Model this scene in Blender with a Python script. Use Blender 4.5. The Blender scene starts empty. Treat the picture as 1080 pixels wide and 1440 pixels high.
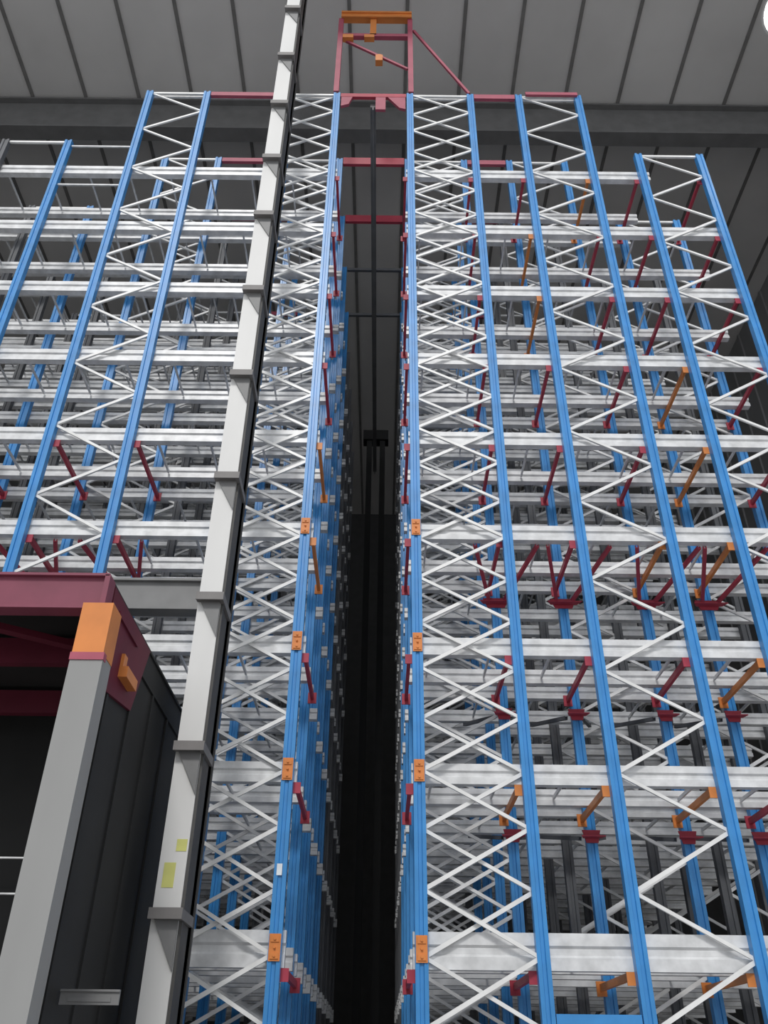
import bpy, bmesh, math, random
from mathutils import Vector, Matrix
random.seed(7)
C = bpy.context.scene.collection
PI = math.pi
CAMZ = 1.6
D = 10.0                       # distance from the camera to the face of the racking
def H(t): return CAMZ + D * t  # height of something seen at tangent t in the rack face

# ------------------------------------------------------------------ materials
def mat(name, base, rough=0.5, metal=0.0, var=0.12, scale=3.0, bump=0.0, stretch=(1, 1, 1), emit=None, spec=0.4):
    m = bpy.data.materials.new(name); m.use_nodes = True
    nt = m.node_tree; N = nt.nodes; L = nt.links
    b = N['Principled BSDF']
    b.inputs['Roughness'].default_value = rough
    b.inputs['Metallic'].default_value = metal
    b.inputs['Specular IOR Level'].default_value = spec
    tc = N.new('ShaderNodeTexCoord'); mp = N.new('ShaderNodeMapping'); mp.inputs['Scale'].default_value = stretch
    nz = N.new('ShaderNodeTexNoise'); nz.inputs['Scale'].default_value = scale; nz.inputs['Detail'].default_value = 4
    L.new(tc.outputs['Object'], mp.inputs['Vector']); L.new(mp.outputs['Vector'], nz.inputs['Vector'])
    r = N.new('ShaderNodeValToRGB')
    r.color_ramp.elements[0].position = 0.3; r.color_ramp.elements[1].position = 0.7
    r.color_ramp.elements[0].color = tuple(c * (1 - var) for c in base) + (1,)
    r.color_ramp.elements[1].color = tuple(min(1, c * (1 + var)) for c in base) + (1,)
    L.new(nz.outputs['Fac'], r.inputs['Fac']); L.new(r.outputs['Color'], b.inputs['Base Color'])
    if bump:
        bp = N.new('ShaderNodeBump'); bp.inputs['Strength'].default_value = bump
        L.new(nz.outputs['Fac'], bp.inputs['Height']); L.new(bp.outputs['Normal'], b.inputs['Normal'])
    if emit:
        b.inputs['Emission Color'].default_value = (1, 0.98, 0.95, 1); b.inputs['Emission Strength'].default_value = emit
    return m
M = dict(
    blue=mat('blue_paint', (0.045, 0.265, 0.62), 0.36, spec=0.5),
    galv=mat('galvanised_steel', (0.70, 0.705, 0.71), 0.42, 0.1, 0.16, 6.0),
    brace=mat('bright_galvanised_brace', (0.82, 0.82, 0.81), 0.4, 0.05),
    orange=mat('orange_paint', (0.70, 0.24, 0.06), 0.45),
    red=mat('red_oxide_paint', (0.42, 0.045, 0.075), 0.5),
    redlight=mat('dusty_red_paint', (0.40, 0.085, 0.13), 0.5),
    headred=mat('dusty_dark_red_paint', (0.23, 0.055, 0.09), 0.5),
    darkred=mat('dark_red_paint', (0.13, 0.012, 0.03), 0.6),
    sideshade=mat('dark_grey_side_shade', (0.075, 0.073, 0.07), 0.6),
    dimpost=mat('dull_grey_post', (0.12, 0.125, 0.135), 0.5),
    dimblue=mat('dark_blue_post', (0.02, 0.09, 0.25), 0.5),
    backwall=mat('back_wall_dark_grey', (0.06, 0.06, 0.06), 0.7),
    white=mat('off_white_column_paint', (0.72, 0.715, 0.70), 0.5, 0, 0.07, 1.2, stretch=(1, 1, 0.3)),
    grey=mat('grey_post_paint', (0.30, 0.30, 0.295), 0.5, 0, 0.08, 1.5, stretch=(1, 1, 0.3)),
    midgrey=mat('mid_grey_paint', (0.21, 0.21, 0.21), 0.5),
    bracket=mat('dark_bracket_paint', (0.20, 0.19, 0.185), 0.55),
    dark=mat('dark_cladding', (0.022, 0.022, 0.022), 0.7, 0, 0.3, 1.0),
    black=mat('black_machine_paint', (0.018, 0.018, 0.018), 0.6),
    roof=mat('roof_panel_grey', (0.66, 0.65, 0.64), 0.6, 0, 0.10, 0.35),
    joint=mat('roof_joint_dark', (0.20, 0.195, 0.19), 0.7),
    girder=mat('girder_dark_grey', (0.16, 0.16, 0.16), 0.6),
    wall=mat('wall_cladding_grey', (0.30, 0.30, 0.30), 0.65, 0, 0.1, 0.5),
    floor=mat('concrete_floor', (0.33, 0.32, 0.31), 0.7, 0, 0.1, 0.6, 0.05),
    yellow=mat('yellow_sticker', (0.62, 0.62, 0.20), 0.5),
    label=mat('white_label', (0.8, 0.85, 0.9), 0.5),
    lamp=mat('lamp_diffuser', (0.9, 0.9, 0.9), 0.4, emit=9.0),
)

# ------------------------------------------------------------------ helpers
def bx(bm, x0, x1, y0, y1, z0, z1, mi=0):
    vs = [bm.verts.new(p) for p in ((x0,y0,z0),(x1,y0,z0),(x1,y1,z0),(x0,y1,z0),(x0,y0,z1),(x1,y0,z1),(x1,y1,z1),(x0,y1,z1))]
    for f in ((0,3,2,1),(4,5,6,7),(0,1,5,4),(1,2,6,5),(2,3,7,6),(3,0,4,7)):
        bm.faces.new([vs[i] for i in f]).material_index = mi
def prism(bm, pts, fn, a, b, mi=0):
    """closed outline pts swept from a to b; fn(u, v, t) -> xyz"""
    A = [bm.verts.new(fn(u, v, a)) for u, v in pts]; B = [bm.verts.new(fn(u, v, b)) for u, v in pts]
    n = len(pts)
    for i in range(n):
        bm.faces.new((A[i], A[(i+1) % n], B[(i+1) % n], B[i])).material_index = mi
    bm.faces.new(list(reversed(A))).material_index = mi; bm.faces.new(B).material_index = mi
def bar(bm, p, q, w, t, up=(0, 1, 0), mi=0):
    """C-section bar from p to q: w wide in its own plane, t thick along 'up'"""
    p = Vector(p); q = Vector(q); d = (q - p).normalized(); n = Vector(up); s = d.cross(n).normalized(); n = s.cross(d).normalized()
    k = min(w, t) * 0.28
    pts = [(-w/2,-t/2),(w/2,-t/2),(w/2,t/2),(w/2-k,t/2),(w/2-k,-t/2+k),(-w/2+k,-t/2+k),(-w/2+k,t/2),(-w/2,t/2)]
    prism(bm, pts, lambda u, v, a: (p if a == 0 else q) + s*u + n*v, 0, 1, mi)
def rod(bm, p, q, r, n=8):
    p = Vector(p); q = Vector(q); d = (q - p).normalized()
    s = d.orthogonal().normalized(); t = d.cross(s)
    prism(bm, [(r*math.cos(2*PI*i/n), r*math.sin(2*PI*i/n)) for i in range(n)], lambda u, v, a: (p if a == 0 else q) + s*u + t*v, 0, 1)
def mesh(name, bm, mats):
    bmesh.ops.recalc_face_normals(bm, faces=bm.faces[:])
    me = bpy.data.meshes.new(name); bm.to_mesh(me); bm.free()
    for m in (mats if isinstance(mats, (list, tuple)) else [mats]): me.materials.append(M[m])
    return me
def put(name, me, parent=None, loc=(0, 0, 0), label=None):
    o = bpy.data.objects.new(name, me); C.objects.link(o); o.location = loc
    if parent: o.parent = parent
    if label: o['label'] = label
    return o
def obj(name, fn, mats, parent=None, loc=(0, 0, 0), label=None):
    bm = bmesh.new(); fn(bm); return put(name, mesh(name, bm, mats), parent, loc, label)
def empty(name, loc): 
    o = bpy.data.objects.new(name, None); C.objects.link(o); o.location = loc; return o
def tag(o, label, cat, group=None):
    o['label'] = label; o['category'] = cat
    if group: o['group'] = group
    return o
def struct(name, fn, mats):
    o = obj(name, fn, mats); o['kind'] = 'structure'; return o
def copy_tree(o, parent=None):
    c = o.copy(); C.objects.link(c)
    if parent: c.parent = parent
    for ch in KIDS.get(o.name, []): copy_tree(ch, c)
    return c
KIDS = {}
def kids(o, lst): KIDS[o.name] = lst

# ------------------------------------------------------------------ racking layout (metres)
TOP = H(1.742)
PITCH = 1.55
NROW = 9
Y0 = D
ROWY = [Y0 + PITCH*r for r in range(NROW)]
LEV = [0.113, 0.301, 0.466, 0.642, 0.812, 0.978, 1.142, 1.308, 1.477]
LZ = [H(t) for t in LEV]
ordn = ['front', 'second', 'third', 'fourth', 'fifth', 'sixth', 'seventh', 'eighth', 'ninth']
levn = ['lowest', 'second', 'third', 'fourth', 'fifth', 'sixth', 'seventh', 'eighth', 'topmost']
#        xl, xr, top, double lacing, description
FR = [(0.45, 1.73, TOP, True, 'bordering the dark aisle on its right'),
      (2.76, 4.02, TOP, False, 'in the middle of the right-hand block'),
      (4.98, 6.20, H(1.535), False, 'at the far right end'),
      (-2.35, -1.10, TOP, True, 'bordering the dark aisle on its left'),
      (-5.08, -3.86, TOP, False, 'just left of the white column'),
      (-7.68, -6.42, H(1.56), False, 'at the far left edge')]
PW, PD = 0.138, 0.11
def post_fn(h):
    # hat-shaped upright with a groove down its face and perforated flank, swept from the floor
    w, d, g = PW/2, PD/2, 0.018
    pts = [(-w,-d),(-g*1.4,-d),(-g,-d+g),(g,-d+g),(g*1.4,-d),(w,-d),(w,d),(w-0.03,d),(w-0.03,-d+0.03),(-w+0.03,-d+0.03),(-w+0.03,d),(-w,d)]
    def f(bm):
        prism(bm, pts, lambda u, v, t: Vector((u, v, t)), 0.012, h)
    return f
def foot_fn(bm): 
    bx(bm, -0.13, 0.13, -0.054, 0.054, 0, 0.012)
    for sx in (-0.1, 0.1): 
        for sy in (-0.03, 0.03): rod(bm, (sx, sy, 0.012), (sx, sy, 0.04), 0.012, 6)
post_me = {}
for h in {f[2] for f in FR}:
    for c in ('blue', 'dimpost'):
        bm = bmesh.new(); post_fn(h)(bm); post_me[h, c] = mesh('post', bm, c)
bm = bmesh.new(); foot_fn(bm); foot_me = mesh('foot_plate', bm, 'blue')
HALF = 0.653
def frame(idx, col='blue'):
    xl, xr, top, dbl, desc = FR[idx]
    w = xr - xl
    root = empty('upright_frame', ((xl+xr)/2, ROWY[0], 0)); ch = []
    for s in (-1, 1):
        p = put('post', post_me[top, 'dimpost' if (idx == 5 and s < 0) else col], root, (s*w/2, 0, 0)); ch.append(p)
        ft = put('foot_plate', foot_me, p); kids(p, [ft])
    def brace_me(sgn, y, wd):
        bm = bmesh.new()
        bar(bm, (-w/2+0.03, y, -sgn*HALF/2), (w/2-0.03, y, sgn*HALF/2), wd*0.88, 0.03)
        return mesh('diagonal_brace', bm, 'brace')
    sets = [(0.0, 0)] if not dbl else [(-0.025, 0), (0.03, 1)]
    nz = int((top - 0.7)/HALF) if idx != 5 else 0
    for y, ph in sets:
        a, b = brace_me(1, y, 0.052), brace_me(-1, y, 0.045)
        for k in range(nz):
            z = top - 0.36 - HALF*k
            up = (k + ph) % 2 == 1
            ch.append(put('diagonal_brace', a if up else b, root, (0, 0, z)))
    bm = bmesh.new(); bar(bm, (-w/2+0.03, 0, 0), (w/2-0.03, 0, 0), 0.05, 0.04); hm = mesh('horizontal_strut', bm, 'brace')
    for z in (top-0.03, 0.35): ch.append(put('horizontal_strut', hm, root, (0, 0, z)))
    kids(root, ch)
    return root
# orange end fittings carried by the posts that face the camera
def fit_fn(bm):
    bx(bm, -0.062, 0.062, -0.012, 0.0, -0.13, 0.13)
    bx(bm, -0.045, 0.045, -0.022, -0.012, -0.11, -0.05); bx(bm, -0.045, 0.045, -0.022, -0.012, 0.05, 0.11)
    for z in (-0.08, 0.0, 0.08): rod(bm, (0, -0.035, z), (0, -0.012, z), 0.014, 6)
bm = bmesh.new(); fit_fn(bm); fit_me = mesh('level_fitting', bm, 'orange')
plat_bm = bmesh.new()
bx(plat_bm, -0.03, 0.03, -0.005, 0, -0.06, 0.06); lab_me = mesh('location_label', plat_bm, 'label')
frames = []
for i, f in enumerate(FR):
    nblue = 5 if i in (0, 3) else 2        # the posts further back are dull grey; beside the aisle this paints in shadow
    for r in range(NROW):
        if r in (0, nblue): o = first = frame(i, 'blue' if r == 0 else 'dimpost')
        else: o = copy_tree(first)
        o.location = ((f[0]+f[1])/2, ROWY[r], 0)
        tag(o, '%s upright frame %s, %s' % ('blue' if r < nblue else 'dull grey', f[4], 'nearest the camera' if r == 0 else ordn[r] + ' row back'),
            'rack frame', 'upright frames of the racking')
        frames.append((i, r, o))
for i, r, o in frames:
    if r == 0 and i in (0, 3):
        s = -1 if i == 0 else 1
        w = (FR[i][1]-FR[i][0])/2
        for l in range(4):
            put('level_fitting', fit_me, o, (s*w, -PD/2, LZ[l]), 'orange bolted level fitting')
        if i == 3:
            put('location_label', lab_me, o, (w-0.01, -PD/2, H(0.19)), 'small white location label')

# ------------------------------------------------------------------ beams across each block
def beam_fn(x0, x1, h, d):
    g = 0.16
    pts = [(-d/2,-h/2),(d/2,-h/2),(d/2,h/2),(-d/2,h/2),(-d/2,h*g),(-d/2+d*0.22,h*g*0.55),(-d/2+d*0.22,-h*g*0.55),(-d/2,-h*g)]
    return lambda bm: prism(bm, pts, lambda u, v, t: Vector((t, u, v)), x0, x1)
SIDE = {'right': (0.36, 6.30), 'left': (-9.6, -1.00)}
beam_me = {}
def beam_mesh(side, h, d, x1=None):
    k = (side, h, d, x1)
    if k not in beam_me:
        a, b = SIDE[side]; b = x1 or b
        c = (a+b)/2
        bm = bmesh.new(); beam_fn(a-c, b-c, h, d)(bm); beam_me[k] = (mesh('pallet_rail', bm, 'galv'), c)
    return beam_me[k]
def deckbars(side, dy):
    k = (side, 'bars', dy)
    if k not in beam_me:
        a, b = SIDE[side]; c = (a+b)/2
        bm = bmesh.new(); x = a + 0.25
        while x < b - 0.1:
            bx(bm, x-c-0.013, x-c+0.013, 0.055, dy-0.055, -0.03, 0.01); x += 0.62 if int(x*10) % 2 else 0.80
        beam_me[k] = mesh('support_bar', bm, 'galv')
    return beam_me[k]
for side in ('right', 'left'):
    for l in range(9):
        for r in range(8):
            for q in (0, 1):
                y = ROWY[r] + 0.111 if q == 0 else ROWY[r] + PITCH - 0.48
                h = (0.24, 0.175)[min(1, r*2+q)] if l else (0.36, 0.24)[min(1, r*2+q)]
                if l and (r, q) == (0, 1): h = 0.20
                x1 = 5.15 if (side == 'right' and l == 8) else None
                me, cx = beam_mesh(side, h, 0.11, x1)
                o = put('pallet_rail', me, None, (cx, y, LZ[l]))
                where = ('just behind the front posts' if r == 0 else 'just behind the %s row of posts' % ordn[r]) if q == 0 else 'just before the %s row of posts' % ordn[r+1]
                tag(o, 'galvanised rail %s of the aisle, %s level, %s' % (side, levn[l], where), 'rail', 'long galvanised rails of the racking')
                if q == 0 and not (side == 'right' and l == 8):
                    put('support_bars', deckbars(side, PITCH-0.61), o, (0, 0, -0.01))['kind'] = 'stuff'

# ------------------------------------------------------------------ orange and red ties from row to row
POSTS = [(0.45, 'first post right of the aisle'), (1.73, 'second post right of the aisle'), (2.76, 'third post right of the aisle'),
         (4.02, 'fourth post right of the aisle'), (4.98, 'fifth post right of the aisle'), (6.20, 'sixth post right of the aisle'),
         (-1.10, 'first post left of the aisle'), (-2.35, 'post hidden by the white column'), (-3.86, 'third post left of the aisle'),
         (-5.08, 'fourth post left of the aisle'), (-6.42, 'fifth post left of the aisle')]
def tie_fn(bm):
    bar(bm, (0, 0.06, 0), (0, PITCH-0.06, 0), 0.045, 0.075, up=(0, 0, 1))
    bx(bm, -0.05, 0.05, 0.055, 0.07, -0.09, 0.037); bx(bm, -0.06, 0.06, PITCH-0.07, PITCH-0.055, -0.09, 0.07)
tm = {}
ORANGE = {(2.76,0),(4.02,0),(4.98,0),(1.73,1),(2.76,1),(4.02,1),(4.98,2),(4.02,3),(4.98,3),(4.98,4),(4.98,5),(2.76,7),(2.76,6),(-3.86,2),(-1.10,3),(-1.10,4),(4.02,8)}
for c in ('orange', 'red'):
    bm = bmesh.new(); tie_fn(bm); tm[c] = mesh('row_tie', bm, c)
for x, pn in POSTS:
    sgn = 1 if x > 0 else -1
    for l in range(9):
        if x < -2.5 and l > 4 or x < -1.2 and x > -2.5: continue
        if LZ[l] > (H(1.5) if abs(x) > 4.5 else TOP): continue
        for r in (0,):
            if abs(x) < 1.2 and r: continue
            col = 'orange' if (r == 0 and (x, l) in ORANGE) else 'red'
            dz = (0.18 if l == 0 else 0.12) + 0.0385
            o = put('row_tie', tm[col], None, (x - sgn*(0.105), ROWY[r], LZ[l]-dz))
            tag(o, '%s tie bar, %s level, running back from %s, %s row' % (col, levn[l], pn, 'front' if r == 0 else 'second'), 'tie bar', 'painted tie bars between the post rows')
# plan bracing: a V of bars lying flat, its point on the face of a second-row post
def plan_fn(bm):
    for sg in (-1, 1):
        bar(bm, (sg*0.44, 0.15, 0.205), (sg*0.12, PITCH-0.16, 0), 0.05, 0.05, up=(0, 0, 1))
def back_fn(bm):
    for sg in (-1, 1):
        bar(bm, (sg*0.12, PITCH+0.10, 0), (sg*0.45, 2*PITCH-0.48, 0.235), 0.05, 0.05, up=(0, 0, 1))
def gus_fn(bm, k=1.0):
    prism(bm, [(-0.20*k, 0.07), (0.20*k, 0.07), (0.13*k, -0.09), (-0.13*k, -0.09)], lambda u, v, t: Vector((u, t, v)), PITCH-0.07, PITCH-0.055)
    prism(bm, [(-0.26*k, 0), (0.26*k, 0), (0.20*k, 0.11), (-0.20*k, 0.11)], lambda u, v, t: Vector((u, PITCH-0.185+v, t)), -0.035, -0.02)
for x, pn in POSTS:
    if abs(x) < 1.2 or x > 6 or x == -2.35: continue
    for l in (1, 2, 3):
        if l < 3 and x < 0: continue
        root = empty('plan_brace', (x, ROWY[0], LZ[l]-0.36))
        tag(root, '%s V-shaped brace, %s level, by the %s' % ('red' if l == 3 else 'grey', levn[l], pn), 'brace', 'V-shaped plan braces')
        if l == 3: obj('brace_arms', plan_fn, 'red', root)
        else: obj('brace_arms', back_fn, 'dimpost', root)
        obj('gusset_plate', (lambda bm: gus_fn(bm, 1.0 if l == 3 else 0.6)), 'red', root, label=None if l == 3 else 'small dark red gusset plate')

# ------------------------------------------------------------------ thin ties over the gaps, at the heads of the frames
def crossbar(name, x0, x1, y, z, mt, label, h=0.09, d=0.07, cat='crossbar', group=None):
    c = (x0+x1)/2
    o = obj(name, lambda bm: bar(bm, (x0-c, 0, 0), (x1-c, 0, 0), h, d), mt, None, (c, y, z))
    return tag(o, label, cat, group)
g = 'crossbars over the rack heads'
for r in range(5):
    rn = ordn[r]
    crossbar('head_crossbar', -1.02, 0.37, ROWY[r], TOP-0.06, 'red' if r < 3 else 'dimpost', '%s crossbar spanning the aisle at the rack head, %s row of posts' % ('red' if r < 3 else 'dull grey', rn), (0.12, 0.24, 0.24, 0.08, 0.08)[r], group=g)
    crossbar('head_crossbar', 1.81, 2.68, ROWY[r], TOP-0.06, 'redlight', 'red crossbar over the gap right of the aisle, %s row of posts' % rn, 0.15, group=g)
    crossbar('head_crossbar', -3.78, -2.43, ROWY[r], TOP-0.06, 'redlight', 'red crossbar behind the white column, %s row of posts' % rn, 0.13, group=g)
crossbar('head_crossbar', 2.9, 4.0, Y0-0.081, TOP-0.04, 'redlight', 'red crossbar on the head of the middle right-hand frame', 0.10, 0.05, group=g)
crossbar('head_tie', 0.40, 4.05, Y0+0.073, TOP-0.02, 'galv', 'thin galvanised tie along the heads of the right-hand frames', 0.035, 0.035, 'tie rod')
crossbar('head_tie', -5.10, -1.05, Y0+0.073, TOP-0.03, 'galv', 'thin galvanised tie along the heads of the left-hand frames', 0.045, 0.035, 'tie rod')
crossbar('gap_tie', -6.34, -5.16, Y0, H(1.545), 'galv', 'thin upper grey tie left of the white column between two frames', 0.03, 0.03, 'tie rod')
crossbar('gap_tie', -6.34, -5.16, Y0, H(1.42), 'galv', 'thin lower grey tie left of the white column between two frames', 0.03, 0.03, 'tie rod')
crossbar('low_crossbar', 1.81, 2.68, Y0, H(0.050), 'blue', 'blue crossbar between two posts at the bottom of the right-hand block', 0.11, 0.08)

# ------------------------------------------------------------------ red and orange crane gantry above the aisle
GT = H(2.055)
root = empty('aisle_gantry', (-0.325, Y0, TOP))
tag(root, 'red and orange gantry frame standing above the aisle mouth, under the roof', 'gantry')
hg = GT - TOP
for s in (-1, 1):
    obj('gantry_post', lambda bm: bar(bm, (s*0.80, 0, 0.06), (s*0.80, 0, hg), 0.11, 0.11), 'redlight', root)
obj('top_beam', lambda bm: (bx(bm, -0.80, 0.84, -0.08, 0.06, hg+0.0, hg+0.22), bx(bm, -0.80, 0.84, -0.11, -0.08, hg+0.17, hg+0.24), bx(bm, -0.8, 0.84, -0.11, -0.08, hg-0.02, hg+0.03)), 'orange', root, label='orange top beam')
obj('lower_beam', lambda bm: bar(bm, (-0.74, 0, hg-0.72), (0.74, 0, hg-0.72), 0.11, 0.1), 'redlight', root)
obj('sprinkler_pipe', lambda bm: rod(bm, (-0.74, 0.1, hg-0.55), (0.74, 0.1, hg-0.55), 0.035), 'brace', root)
obj('hanger_bracket', lambda bm: (bx(bm, -0.12, 0.02, -0.05, 0.05, hg-0.72, hg), bx(bm, -0.25, -0.02, -0.06, 0.06, hg-0.84, hg-0.72), bx(bm, -0.74, -0.5, -0.06, 0.06, hg-0.86, hg-0.72)), 'orange', root, label='orange hanger bracket')
obj('diagonal_stay', lambda bm: bar(bm, (-0.7, 0.05, hg-0.8), (0.74, 0.05, hg-2.0), 0.055, 0.05), 'redlight', root)
obj('rail_end_stop', lambda bm: (bx(bm, 0.02, 0.18, -0.02, 0.12, hg-1.75, hg-1.52), bx(bm, 0.06, 0.14, 0.01, 0.09, hg-1.52, hg-1.44)), 'orange', root, label='orange end stop')
hc = bpy.data.objects['head_crossbar']
obj('end_bracket', lambda bm: prism(bm, [(-0.68, -0.05), (-0.44, -0.05), (-0.52, -0.33), (-0.68, -0.40)], lambda u, v, t: Vector((u, t, v)), -0.03, 0.03), 'redlight', hc)
obj('end_bracket', lambda bm: prism(bm, [(0.30, -0.05), (0.68, -0.05), (0.68, -0.5), (0.55, -0.45)], lambda u, v, t: Vector((u, t, v)), -0.03, 0.03), 'redlight', hc)
obj('hanger_plate', lambda bm: bx(bm, 0.05, 0.26, -0.03, 0.03, -0.52, -0.05), 'redlight', hc)
o = obj('gantry_stay', lambda bm: bar(bm, (-0.56, 0, 1.28), (0.6, 0, -1.32), 0.055, 0.05), 'redlight', None, (1.12, Y0+0.02, TOP+1.45))
tag(o, 'thin red stay slanting from the gantry down to the rack head, right side', 'brace')

# ------------------------------------------------------------------ stacker crane far down the aisle
root = empty('stacker_crane', (-0.33, 22.6, 0))
tag(root, 'dark mast of a stacker crane deep in the dark aisle', 'crane')
obj('mast', lambda bm: (bx(bm, -0.28, -0.10, -0.12, 0.12, 0.5, 19.6), bx(bm, 0.16, 0.34, -0.12, 0.12, 0.5, 19.6)), 'black', root)
obj('mast_head', lambda bm: bx(bm, -0.4, 0.45, -0.2, 0.2, 19.6, 20.0), 'black', root)
obj('base_truck', lambda bm: (bx(bm, -0.4, 0.4, -1.1, 1.1, 0.2, 0.5), rod(bm, (-0.2, -0.9, 0.2), (0.2, -0.9, 0.2), 0.2, 16), rod(bm, (-0.2, 0.9, 0.2), (0.2, 0.9, 0.2), 0.2, 16)), 'black', root)
obj('lift_carriage', lambda bm: (bx(bm, -0.5, 0.5, -0.5, -0.12, 1.0, 1.2), bx(bm, -0.1, 0.1, -0.3, -0.12, 1.2, 2.2)), 'black', root)
o = obj('guide_rail', lambda bm: (bx(bm, -0.06, 0.06, 0, 13, -0.05, 0.05), bx(bm, -0.012, 0.012, 0, 13, -0.15, -0.05)), 'midgrey', None, (-0.33, Y0+0.1, TOP-0.232))
tag(o, 'dark overhead guide rail running back along the aisle', 'rail')

# ------------------------------------------------------------------ white column in front of the racks
CY = 8.5; CX0, CX1 = -2.09, -1.835
ctop = 23.6
root = empty('steel_column', ((CX0+CX1)/2, CY, 0))
tag(root, 'tall white steel column with dark brackets standing in front of the left-hand racks', 'column')
hw = (CX1-CX0)/2
obj('shaft', lambda bm: bx(bm, -hw, hw, 0, 0.40, 0.03, ctop), 'white', root)
obj('shaded_side', lambda bm: (bx(bm, hw, hw+0.015, 0.02, 0.58, 0.05, ctop), bx(bm, -hw, hw+0.015, 0.40, 0.60, 0.05, ctop), bx(bm, hw+0.015, hw+0.03, 0.02, 0.06, 0.05, ctop), bx(bm, hw+0.015, hw+0.03, 0.54, 0.60, 0.05, ctop)), 'sideshade', root)  # dark cover added to paint the column's right side as shaded
obj('base_plate', lambda bm: (bx(bm, -0.28, 0.28, -0.12, 0.62, 0, 0.03)), 'midgrey', root)
def brk(bm):
    bx(bm, -hw-0.01, hw+0.03, -0.09, 0.0, -0.03, 0.04)
    bx(bm, hw, hw+0.045, -0.09, 0.45, -0.045, 0.045)
    bx(bm, -hw-0.01, hw+0.045, -0.105, -0.09, -0.045, 0.05)
bm = bmesh.new(); brk(bm); bme = mesh('bracket', bm, 'bracket')
bm = bmesh.new(); prism(bm, [(-hw+0.03, -0.03), (hw, -0.03), (hw, -0.46)], lambda u, v, t: Vector((u, t, v)), -0.025, 0.0); shadow_me = mesh('shadow_plate', bm, 'midgrey')  # dark triangle standing in for the shadow each bracket casts
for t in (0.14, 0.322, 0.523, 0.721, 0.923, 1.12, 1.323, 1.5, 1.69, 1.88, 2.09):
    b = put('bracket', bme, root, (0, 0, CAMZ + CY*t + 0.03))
    put('shadow_plate', shadow_me, b)
def stick(w, h): return lambda bm: bx(bm, -w/2, w/2, -0.003, 0, -h/2, h/2)
o = obj('sticker', stick(0.10, 0.11), 'yellow', None, (-1.90, CY-0.001, CAMZ+CY*0.2155)); tag(o, 'small pale yellow sticker on the white column, upper of the two', 'sticker')
o = obj('sticker', stick(0.11, 0.22), 'yellow', None, (-1.985, CY-0.001, CAMZ+CY*0.184)); tag(o, 'taller pale yellow sticker on the white column, lower of the two', 'sticker')
# grey beam from the column to the left
o = obj('wall_tie_beam', lambda bm: (bx(bm, -1.8, 1.8, 0.05, 0.09, -0.19, 0.19), bx(bm, -1.8, 1.8, 0, 0.2, 0.17, 0.20), bx(bm, -1.8, 1.8, 0, 0.2, -0.20, -0.17)), 'midgrey', None, (CX0-1.8, CY+0.12, CAMZ + (CY+0.12)*0.536))
tag(o, 'grey steel beam joining the white column from the left above the dark enclosure', 'beam')

# ------------------------------------------------------------------ dark transfer enclosure at lower left
EX, EY0, EY1 = -2.36, 6.4, 9.82
eb, et = CAMZ + EY0*0.512, CAMZ + EY0*0.560
root = empty('transfer_enclosure', (-4.4, EY0, 0))
tag(root, 'dark clad transfer enclosure with red head frame and grey post, lower left foreground', 'enclosure')
Lx = -6.5
def E(fn, name, mt, label=None):
    return obj(name, fn, mt, root, (4.4, -EY0, 0), label)
E(lambda bm: (bx(bm, Lx, EX, EY0, EY0+0.05, eb, et), bx(bm, Lx, EX, EY0-0.04, EY0+0.12, eb-0.015, eb+0.01), bx(bm, Lx, EX, EY0-0.04, EY0+0.12, et-0.01, et+0.015), bx(bm, EX-0.035, EX+0.01, EY0-0.04, EY0+0.12, eb, et)), 'front_beam', 'headred')
E(lambda bm: (bx(bm, EX-0.06, EX-0.02, EY0+0.13, EY1, eb, et), bx(bm, EX-0.10, EX, EY0+0.13, EY1, eb-0.015, eb+0.015), bx(bm, EX-0.10, EX, EY0+0.13, EY1, et-0.015, et+0.01)), 'side_beam', 'dark')
E(lambda bm: (prism(bm, [(EY0+0.14, et-0.02), (7.9, et-0.02), (7.6, eb-0.45), (EY0+0.2, eb-0.6)], lambda u, v, t: Vector((t, u, v)), EX-0.02, EX+0.01), prism(bm, [(6.75, et-0.15), (7.5, et-0.15), (7.4, et-0.2), (6.75, et-0.2)], lambda u, v, t: Vector((t, u, v)), EX+0.01, EX+0.03)), 'side_gusset', 'darkred')
E(lambda bm: (bx(bm, Lx, EX-0.1, 7.55, 7.65, eb, et-0.05), bx(bm, Lx, EX-0.1, 8.9, 9.0, eb, et-0.05)), 'cross_beam', 'darkred')
E(lambda bm: bar(bm, (-3.9, EY0+0.2, eb+0.05), (EX-0.15, 7.5, eb+0.05), 0.1, 0.06, up=(0, 0, 1)), 'corner_brace', 'darkred')
E(lambda bm: bx(bm, Lx, EX-0.06, EY0+0.05, EY1, et, et+0.04), 'deck_panel', 'dark')
E(lambda bm: (bx(bm, EX-0.05, EX-0.02, EY0+0.35, EY1, 0.05, eb-0.02),) + tuple(bx(bm, EX-0.02, EX, y, y+0.05, 0.05, eb-0.02) for y in (6.9, 7.6, 8.3, 9.0, 9.7)), 'side_cladding', 'dark')
E(lambda bm: (bx(bm, Lx, EX-0.05, EY1-0.04, EY1, 0.05, et),) + tuple(bx(bm, Lx, EX-0.05, EY1-0.07, EY1-0.04, z, z+0.04) for z in (0.8, 1.6, 2.4, 3.2)), 'rear_cladding', 'dark')
pbot = -2.51; 
E(lambda bm: (bx(bm, -2.51, -2.245, EY0-0.10, EY0-0.045, 0.02, CAMZ+EY0*0.44), bx(bm, -2.50, -2.47, EY0-0.045, EY0+0.15, 0.02, CAMZ+EY0*0.44), bx(bm, -2.285, -2.255, EY0-0.045, EY0+0.15, 0.02, CAMZ+EY0*0.44)), 'post', 'grey')
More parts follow.
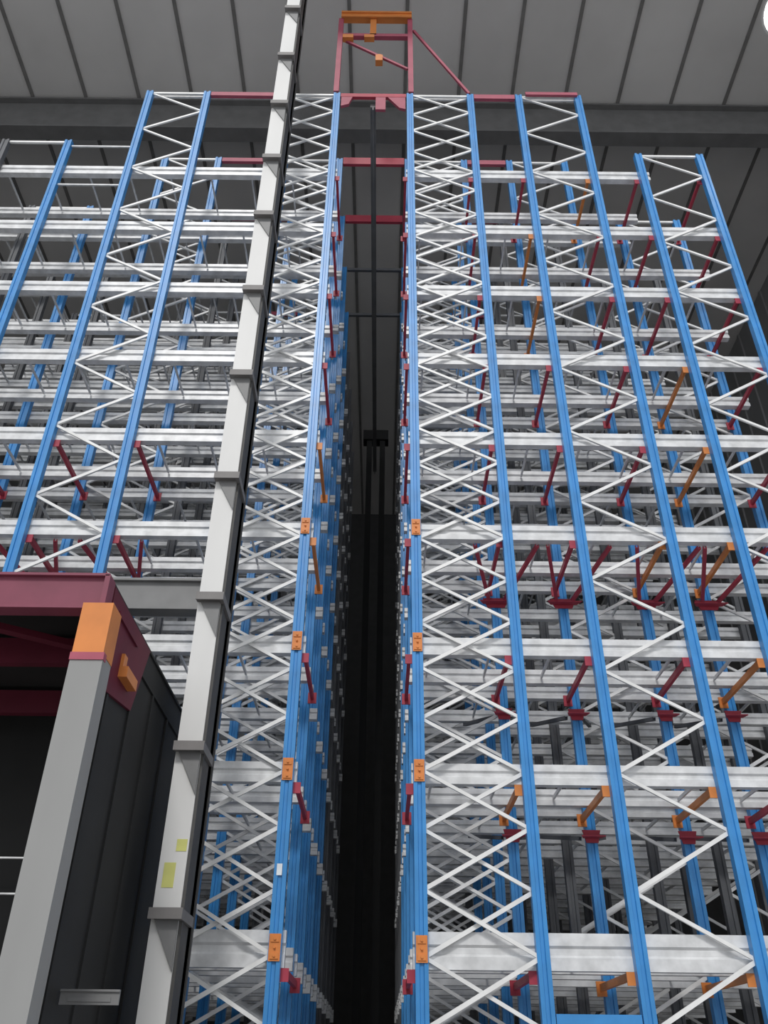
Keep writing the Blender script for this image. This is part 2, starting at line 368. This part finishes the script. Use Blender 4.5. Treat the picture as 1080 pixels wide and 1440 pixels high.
E(lambda bm: (bx(bm, -2.505, -2.25, EY0-0.105, EY0-0.045, CAMZ+EY0*0.44, eb), bx(bm, -2.505, -2.47, EY0-0.045, EY0+0.15, CAMZ+EY0*0.44, eb), bx(bm, -2.285, -2.25, EY0-0.045, EY0+0.15, CAMZ+EY0*0.44, eb)), 'post_head', 'orange', 'orange head of the grey post')
E(lambda bm: bx(bm, -2.515, -2.24, EY0-0.11, EY0-0.04, CAMZ+EY0*0.432, CAMZ+EY0*0.442), 'head_seam', 'redlight')
E(lambda bm: (bx(bm, EX+0.01, EX+0.09, 7.05, 7.4, eb-0.34, eb-0.24), bx(bm, EX+0.01, EX+0.04, 7.05, 7.15, eb-0.24, eb-0.12)), 'side_fitting', 'orange', 'orange bolted fitting')
E(lambda bm: (bx(bm, -2.56, -2.18, EY0-0.14, EY0+0.2, 0, 0.02)), 'base_plate', 'midgrey')
E(lambda bm: (rod(bm, (Lx, 7.2, CAMZ+7.2*0.20), (-2.6, 7.2, CAMZ+7.2*0.20), 0.008), rod(bm, (Lx, 7.2, CAMZ+7.2*0.163), (-2.6, 7.2, CAMZ+7.2*0.163), 0.008)), 'guard_wire', 'galv')
o = obj('projecting_plate', lambda bm: (bx(bm, 0, 0.44, 0, 0.02, -0.05, 0.05), bx(bm, 0, 0.44, -0.015, 0, 0.035, 0.05), bx(bm, 0.06, 0.38, -0.006, 0, -0.03, 0.0)), 'midgrey', None, (EX+0.001, 7.2, CAMZ+7.2*0.066))
tag(o, 'narrow grey plate projecting from the dark cladding between the grey post and white column', 'plate')

# ------------------------------------------------------------------ building
RZ = 23.6
struct('floor', lambda bm: bx(bm, -40, 40, -40, 45, -0.2, 0), 'floor')
def roof(bm):
    s = 1.44; k0 = 0.305; y0, y1 = 7.6, 34
    for n in range(-13, 13):
        x0 = (k0+n)*s; bx(bm, x0+0.045, x0+s-0.045, y0, y1, RZ, RZ+0.10, 0)
        bx(bm, x0-0.045, x0+0.045, y0, y1, RZ-0.03, RZ+0.10, 1)
    bx(bm, (k0-13)*s, (k0+13)*s, y0, y1, RZ+0.10, RZ+0.2, 1)
struct('ceiling', roof, ['roof', 'joint'])
struct('trim_1', lambda bm: (bx(bm, -18, 18, 12.9, 13.0, RZ-1.35, RZ-0.06), bx(bm, -18, 18, 12.75, 13.15, RZ-0.12, RZ-0.06), bx(bm, -18, 18, 12.75, 13.15, RZ-1.4, RZ-1.34)), 'girder')
def clad(x, sgn):
    def f(bm):
        bx(bm, min(x, x+sgn*0.2), max(x, x+sgn*0.2), 8, 34, 0, RZ)
        y = 8.2
        while y < 34: 
            bx(bm, min(x, x-sgn*0.06), max(x, x-sgn*0.06), y, y+0.12, 0, RZ-0.06); y += 1.0
    return f
struct('wall_right', clad(12.5, 1), 'wall'); struct('wall_left', clad(-14.5, -1), 'wall')
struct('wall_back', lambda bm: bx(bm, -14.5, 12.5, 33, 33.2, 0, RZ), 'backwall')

# high-bay lamp in the top right corner
LX, LY, LZ_ = 7.98, 8.15, 19.1
root = empty('high_bay_lamp', (LX, LY, LZ_))
tag(root, 'bright round high-bay lamp hanging in the top right corner', 'lamp')
def shade(bm):
    prof = [(0.12, 0.55), (0.22, 0.5), (0.30, 0.3), (0.60, 0.04), (0.66, 0.0), (0.62, 0.0), (0.27, 0.28), (0.10, 0.45)]
    n = 32; rings = [[bm.verts.new((r*math.cos(2*PI*i/n), r*math.sin(2*PI*i/n), z)) for i in range(n)] for r, z in prof]
    for a in range(len(prof)):
        A, B = rings[a], rings[(a+1) % len(prof)]
        for i in range(n): bm.faces.new((A[i], A[(i+1) % n], B[(i+1) % n], B[i]))
obj('lamp_shade', shade, 'white', root)
obj('diffuser', lambda bm: prism(bm, [(0.6*math.cos(2*PI*i/32), 0.6*math.sin(2*PI*i/32)) for i in range(32)], lambda u, v, t: Vector((u, v, t)), 0.005, 0.03), 'lamp', root)
obj('hanger_rod', lambda bm: rod(bm, (0, 0, 0.5), (0, 0, RZ-LZ_-0.01), 0.02), 'midgrey', root)

# ------------------------------------------------------------------ light and camera
w = bpy.data.worlds.new('World'); bpy.context.scene.world = w; w.use_nodes = True
w.node_tree.nodes['Background'].inputs['Color'].default_value = (0.93, 0.96, 1.0, 1)
w.node_tree.nodes['Background'].inputs['Strength'].default_value = 0.88
sun = bpy.data.lights.new('sun', 'SUN'); sun.energy = 1.5; sun.angle = math.radians(10); sun.color = (1, 0.98, 0.95)
so = bpy.data.objects.new('sun', sun); C.objects.link(so)
so.rotation_euler = Vector((0.12, 0.74, -0.74)).to_track_quat('-Z', 'Y').to_euler(); so.location = (-10, -20, 30)

cam = bpy.data.cameras.new('camera'); co = bpy.data.objects.new('camera', cam); C.objects.link(co)
cam.sensor_fit = 'VERTICAL'; cam.sensor_height = 36; cam.lens = 1186/1440*36; cam.clip_end = 300; cam.clip_start = 0.05
co.matrix_world = Matrix.Translation((0, 0, CAMZ)) @ Matrix.Rotation(math.radians(90+33.85), 4, 'X') @ Matrix.Rotation(math.radians(0.65), 4, 'Z')
sc = bpy.context.scene; sc.camera = co
vs = sc.view_settings; vs.view_transform = 'Standard'; vs.look = 'None'; vs.exposure = -0.06; vs.gamma = 1.0; vs.use_curve_mapping = False
